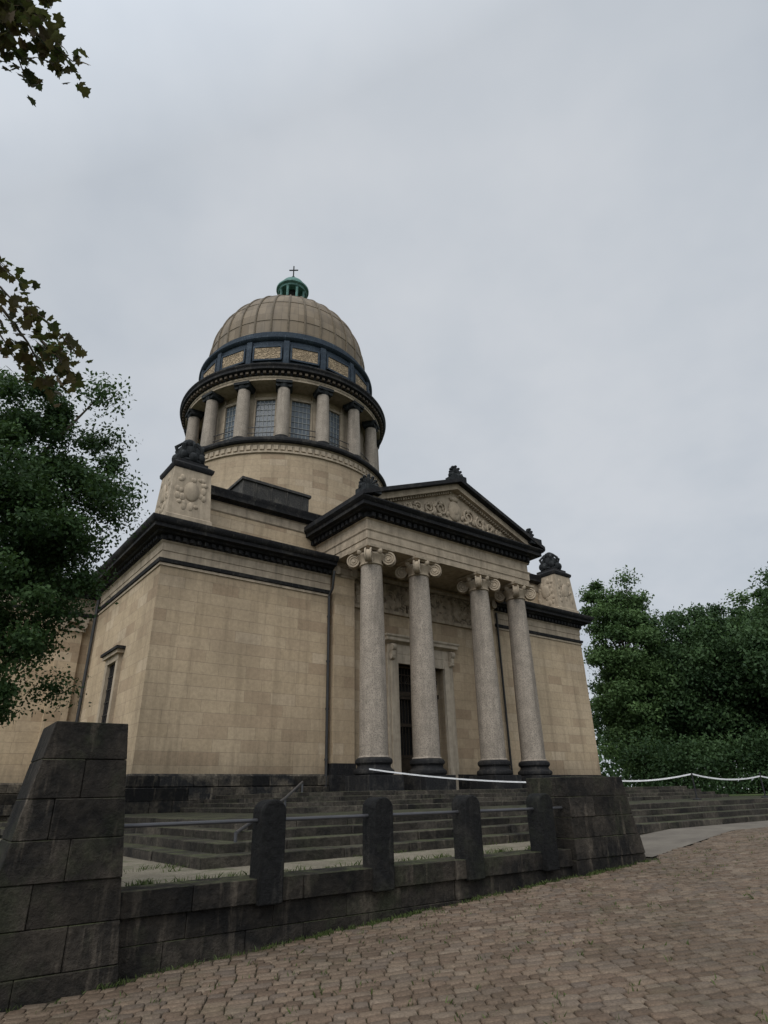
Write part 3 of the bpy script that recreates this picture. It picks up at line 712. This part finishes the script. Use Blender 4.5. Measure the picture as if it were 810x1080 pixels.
def tree(name,loc,H,rad3,cz,nc,per,lsize,cr,mat,seed,trunk=.35,tdx=(0,0),shell=.5):
    e=empty(name,loc)
    C,r_=crown(nc,rad3,shell,seed); C=C+np.array([tdx[0],tdx[1],cz])
    C=C[C[:,2]>1.2]
    V,F,T=leafcloud(C,cr*(.6+.8*r_.random(len(C))),per,lsize,np.clip(.2+.55*r_.random(len(C)),0,1))
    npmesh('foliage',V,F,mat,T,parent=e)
    m=MB(); top=Vector((tdx[0]*.9,tdx[1]*.9,cz+rad3[2]*.55))
    tp=[Vector((0,0,-.4)),Vector((.08,0,cz*.25)),Vector((tdx[0]*.25,tdx[1]*.25,cz*.55)),Vector((tdx[0]*.7,tdx[1]*.7,cz)),top]
    m.tube(tp,[trunk*1.25,trunk,trunk*.8,trunk*.45,trunk*.12],10)
    for i in range(0,len(C),max(1,len(C)//26)):
        c=Vector(C[i])
        s=tp[2].lerp(tp[3],min(1,max(0,(c.z-cz*.8)/(rad3[2]+.1)+.3)))
        mid=s.lerp(c,.5)+Vector((random.uniform(-.3,.3),random.uniform(-.3,.3),.3))
        m.tube([s,mid,c],[trunk*.28,trunk*.16,trunk*.04],6)
    m.obj('trunk_and_limbs',BARK,e)
    return e
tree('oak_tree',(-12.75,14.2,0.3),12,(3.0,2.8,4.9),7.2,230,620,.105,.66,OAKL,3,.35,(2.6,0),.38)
def inst(src,name,loc,rz,sc):
    e=empty(name,loc,rz); e.scale=sc
    for c in src.children:
        o=bpy.data.objects.new(c.name,c.data); scene.collection.objects.link(o); o.parent=e
t1=tree('deciduous_tree',(25.2,50,1.0),14,(5.0,5.0,6.0),7.4,210,420,.24,1.25,FARL,11,.4,shell=.4)
t2=tree('deciduous_tree',(19.1,50,1.0),18,(2.9,2.9,8.6),9.4,160,380,.23,1.05,FARL2,23,.35,shell=.4)
t1.scale=(1,1,1.06)
inst(t1,'deciduous_tree',(31.0,44,1.0),2.0,(1.05,1.05,1.16)); inst(t1,'deciduous_tree',(38,56,1.0),4.0,(1.2,1.2,1.3))
inst(t1,'deciduous_tree',(26.0,62,1.0),1.0,(1.2,1.2,1.0)); inst(t1,'deciduous_tree',(33.0,60,1.0),5.0,(1.2,1.2,1.2)); inst(t2,'deciduous_tree',(33.5,52,1.0),1.0,(1.4,1.4,.95))
inst(t2,'deciduous_tree',(45,60,1.0),3.0,(1.5,1.5,1.1)); inst(t1,'deciduous_tree',(-30,48,.2),3.0,(1.2,1.2,1.2)); inst(t1,'deciduous_tree',(-34,34,0),5.0,(1.2,1.2,1.1))
def mass(name,centres,rads,per,ls,mat,seed):
    r_=np.random.default_rng(seed); C=np.array(centres); V,F,T=leafcloud(C,np.array(rads),per,ls,np.clip(.2+.5*r_.random(len(C)),0,1)); npmesh(name,V,F,mat,T)
cs=[];rs=[]
for k in range(190):
    t=random.random(); cs.append((17+36*t+random.gauss(0,1.2),48-7*t+random.gauss(0,1.8),1.5+random.random()*3.2)); rs.append(1.3+random.random()*.8)
mass('shrubs',cs,rs,300,.2,FARL,5)
cs=[];rs=[]
for k in range(420):
    a=rad(random.uniform(-75,75)); r=random.uniform(85,110); cs.append((r*math.sin(a),r*math.cos(a),1+random.random()*9)); rs.append(3.5+random.random()*2)
mass('distant_trees',cs,rs,130,.8,FARL,6)
# maple with lobed leaves
O=Vector((-8.6,3.0,-.4)); E=empty('maple_tree',O)
m=MB()
def wp(*p): return [Vector(q)-O for q in p]
m.tube(wp((-8.6,3,-.5),(-8.5,3.1,3),(-8.3,3.2,6),(-8.0,3.4,10)),[.34,.27,.22,.10],12)
m.tube(wp((-8.3,3.2,6.5),(-6.2,4.2,7.4),(-4.6,4.9,7.2)),[.12,.07,.03],8); m.tube(wp((-8.2,3.3,7.5),(-5.8,3.4,8.8),(-4.0,3.3,8.9)),[.12,.07,.03],8)
tw=[]
for a_,b_,cnt in (((-4.6,4.9,7.2),(-3.95,5.1,6.85),44),((-4.6,4.9,7.1),(-3.8,5.2,6.4),60),((-3.9,5.2,6.6),(-3.3,5.4,6.05),56),((-4.1,5.1,6.5),(-3.6,5.5,5.75),66),((-4.6,4.9,6.8),(-3.95,5.3,6.0),64),((-4.8,4.9,7.3),(-4.25,5.0,7.1),44),
             ((-3.7,5.3,6.2),(-3.3,5.4,5.7),46),((-4.9,4.9,6.8),(-4.25,5.2,6.15),54),
             ((-4.0,3.3,8.9),(-3.2,3.4,8.55),60),((-4.0,3.3,8.8),(-3.15,3.5,8.3),64),((-3.7,3.35,8.7),(-3.4,3.6,8.05),60),((-3.5,3.4,8.5),(-2.95,3.6,8.2),50),((-4.0,3.2,8.7),(-3.45,3.5,8.25),56),((-3.6,3.3,8.8),(-3.05,3.3,8.7),40)):
    a,b=Vector(a_)-O,Vector(b_)-O; m.tube([a,a.lerp(b,.5)+Vector((0,0,.06)),b],[.018,.012,.005],5); tw.append((a,b,cnt))
outl=[(0,-.05),(.14,-.12),(.40,-.14),(.34,.06),(.56,.30),(.36,.36),(.30,.44),(.24,.66),(.10,.70),(0,.92),(-.10,.70),(-.24,.66),(-.30,.44),(-.36,.36),(-.56,.30),(-.34,.06),(-.40,-.14),(-.14,-.12)]
lm=MB(); tl=[]
def mleaf(P,s):
    nr=Vector((random.gauss(0,.7),random.gauss(0,.7),.7)).normalized(); t=nr.cross(Vector((random.gauss(0,1),random.gauss(0,1),-.4))).normalized(); b=nr.cross(t)
    cup=random.uniform(-.7,.2)
    vs=[P+t*x*s+b*y*s+nr*(cup*(x*x+.3*y*y)*s) for x,y in outl]; n=len(vs); c=P+b*.15*s
    lm.add(vs+[c],[(i,(i+1)%n,n) for i in range(n)]); tl.extend([random.random()]*(n+1))
for a,b,cnt in tw:
    for j in range(cnt):
        t=.15+.9*random.random(); mleaf(a.lerp(b,t)+Vector((random.gauss(0,.08),random.gauss(0,.14),random.gauss(-.03,.07))),random.uniform(.07,.135))
me=bpy.data.meshes.new('leaves'); me.from_pydata(lm.v,[],lm.f); at=me.attributes.new('tint','FLOAT','POINT'); at.data.foreach_set('value',tl); me.materials.append(MAPL)
o=bpy.data.objects.new('leaves',me); scene.collection.objects.link(o); o.parent=E
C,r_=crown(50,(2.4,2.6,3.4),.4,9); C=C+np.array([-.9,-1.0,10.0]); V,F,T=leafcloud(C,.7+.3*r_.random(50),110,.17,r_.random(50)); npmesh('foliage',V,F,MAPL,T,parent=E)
m.obj('trunk_and_branches',BARK,E)

# ---------------------------------------------------------------- sky and light
saz,sel=rad(-155),rad(46)
sd=Vector((math.sin(saz)*math.cos(sel),math.cos(saz)*math.cos(sel),math.sin(sel)))
w=bpy.data.worlds.new('World'); scene.world=w; w.use_nodes=True; nt=w.node_tree; nt.nodes.clear()
class WM(Mt):
    def __init__(s,nt): s.nt=nt; s.tc=nt.nodes.new('ShaderNodeTexCoord')
k=WM(nt); dirv=k.tc.outputs['Generated']
sk=nt.nodes.new('ShaderNodeTexSky'); sk.sky_type='NISHITA'; sk.sun_disc=False; sk.sun_elevation=sel; sk.sun_rotation=saz
bg1=nt.nodes.new('ShaderNodeBackground'); bg1.inputs[1].default_value=.10; nt.links.new(sk.outputs[0],bg1.inputs[0])
o=k.sep(dirv); den=k.math('ADD',k.math('MAXIMUM',o[2],0.0),.35)
cv=k.comb(k.math('DIVIDE',o[0],den),k.math('DIVIDE',o[1],den),0.3)
n1=k.noise(cv,1.1,4,.5); n2=k.noise(cv,3.2,4,.6)
nn=k.math('ADD',k.math('MULTIPLY',n1,.6),k.math('MULTIPLY',n2,.4))
cc=k.ramp(nn,[(.36,(.475,.52,.58)),(.50,(.55,.59,.64)),(.64,(.62,.65,.69))])
vm=nt.nodes.new('ShaderNodeVectorMath'); vm.operation='DOT_PRODUCT'; nt.links.new(dirv,vm.inputs[0]); vm.inputs[1].default_value=sd
g=k.math('ADD',1.0,k.math('MULTIPLY',k.ramp(vm.outputs['Value'],[(.30,0.),(.95,1.)]),1.4))
cc=k.mix(1.0,cc,k.comb(g,g,g),'MULTIPLY')
bg2=nt.nodes.new('ShaderNodeBackground'); nt.links.new(cc,bg2.inputs[0]); bg2.inputs[1].default_value=1.0
mx=nt.nodes.new('ShaderNodeMixShader'); mx.inputs[0].default_value=.94; nt.links.new(bg1.outputs[0],mx.inputs[1]); nt.links.new(bg2.outputs[0],mx.inputs[2])
wo=nt.nodes.new('ShaderNodeOutputWorld'); nt.links.new(mx.outputs[0],wo.inputs[0])
L=bpy.data.lights.new('sun','SUN'); L.energy=1.4; L.angle=rad(35); L.color=(1,.96,.91)
lo=bpy.data.objects.new('sun',L); scene.collection.objects.link(lo); lo.rotation_euler=(-sd).to_track_quat('-Z','Y').to_euler(); lo.location=(0,0,60)

# ---------------------------------------------------------------- camera
cd=bpy.data.cameras.new('camera'); cam=bpy.data.objects.new('camera',cd); scene.collection.objects.link(cam); scene.camera=cam
cd.sensor_fit='VERTICAL'; cd.sensor_height=36; cd.sensor_width=27; cd.lens=36*650/1080; cd.clip_end=3000; cd.clip_start=.05
cam.matrix_world=Matrix.Translation((0,0,1.6))@Matrix.Rotation(rad(90+24.8),4,'X')@Matrix.Rotation(rad(-1.3),4,'Z')
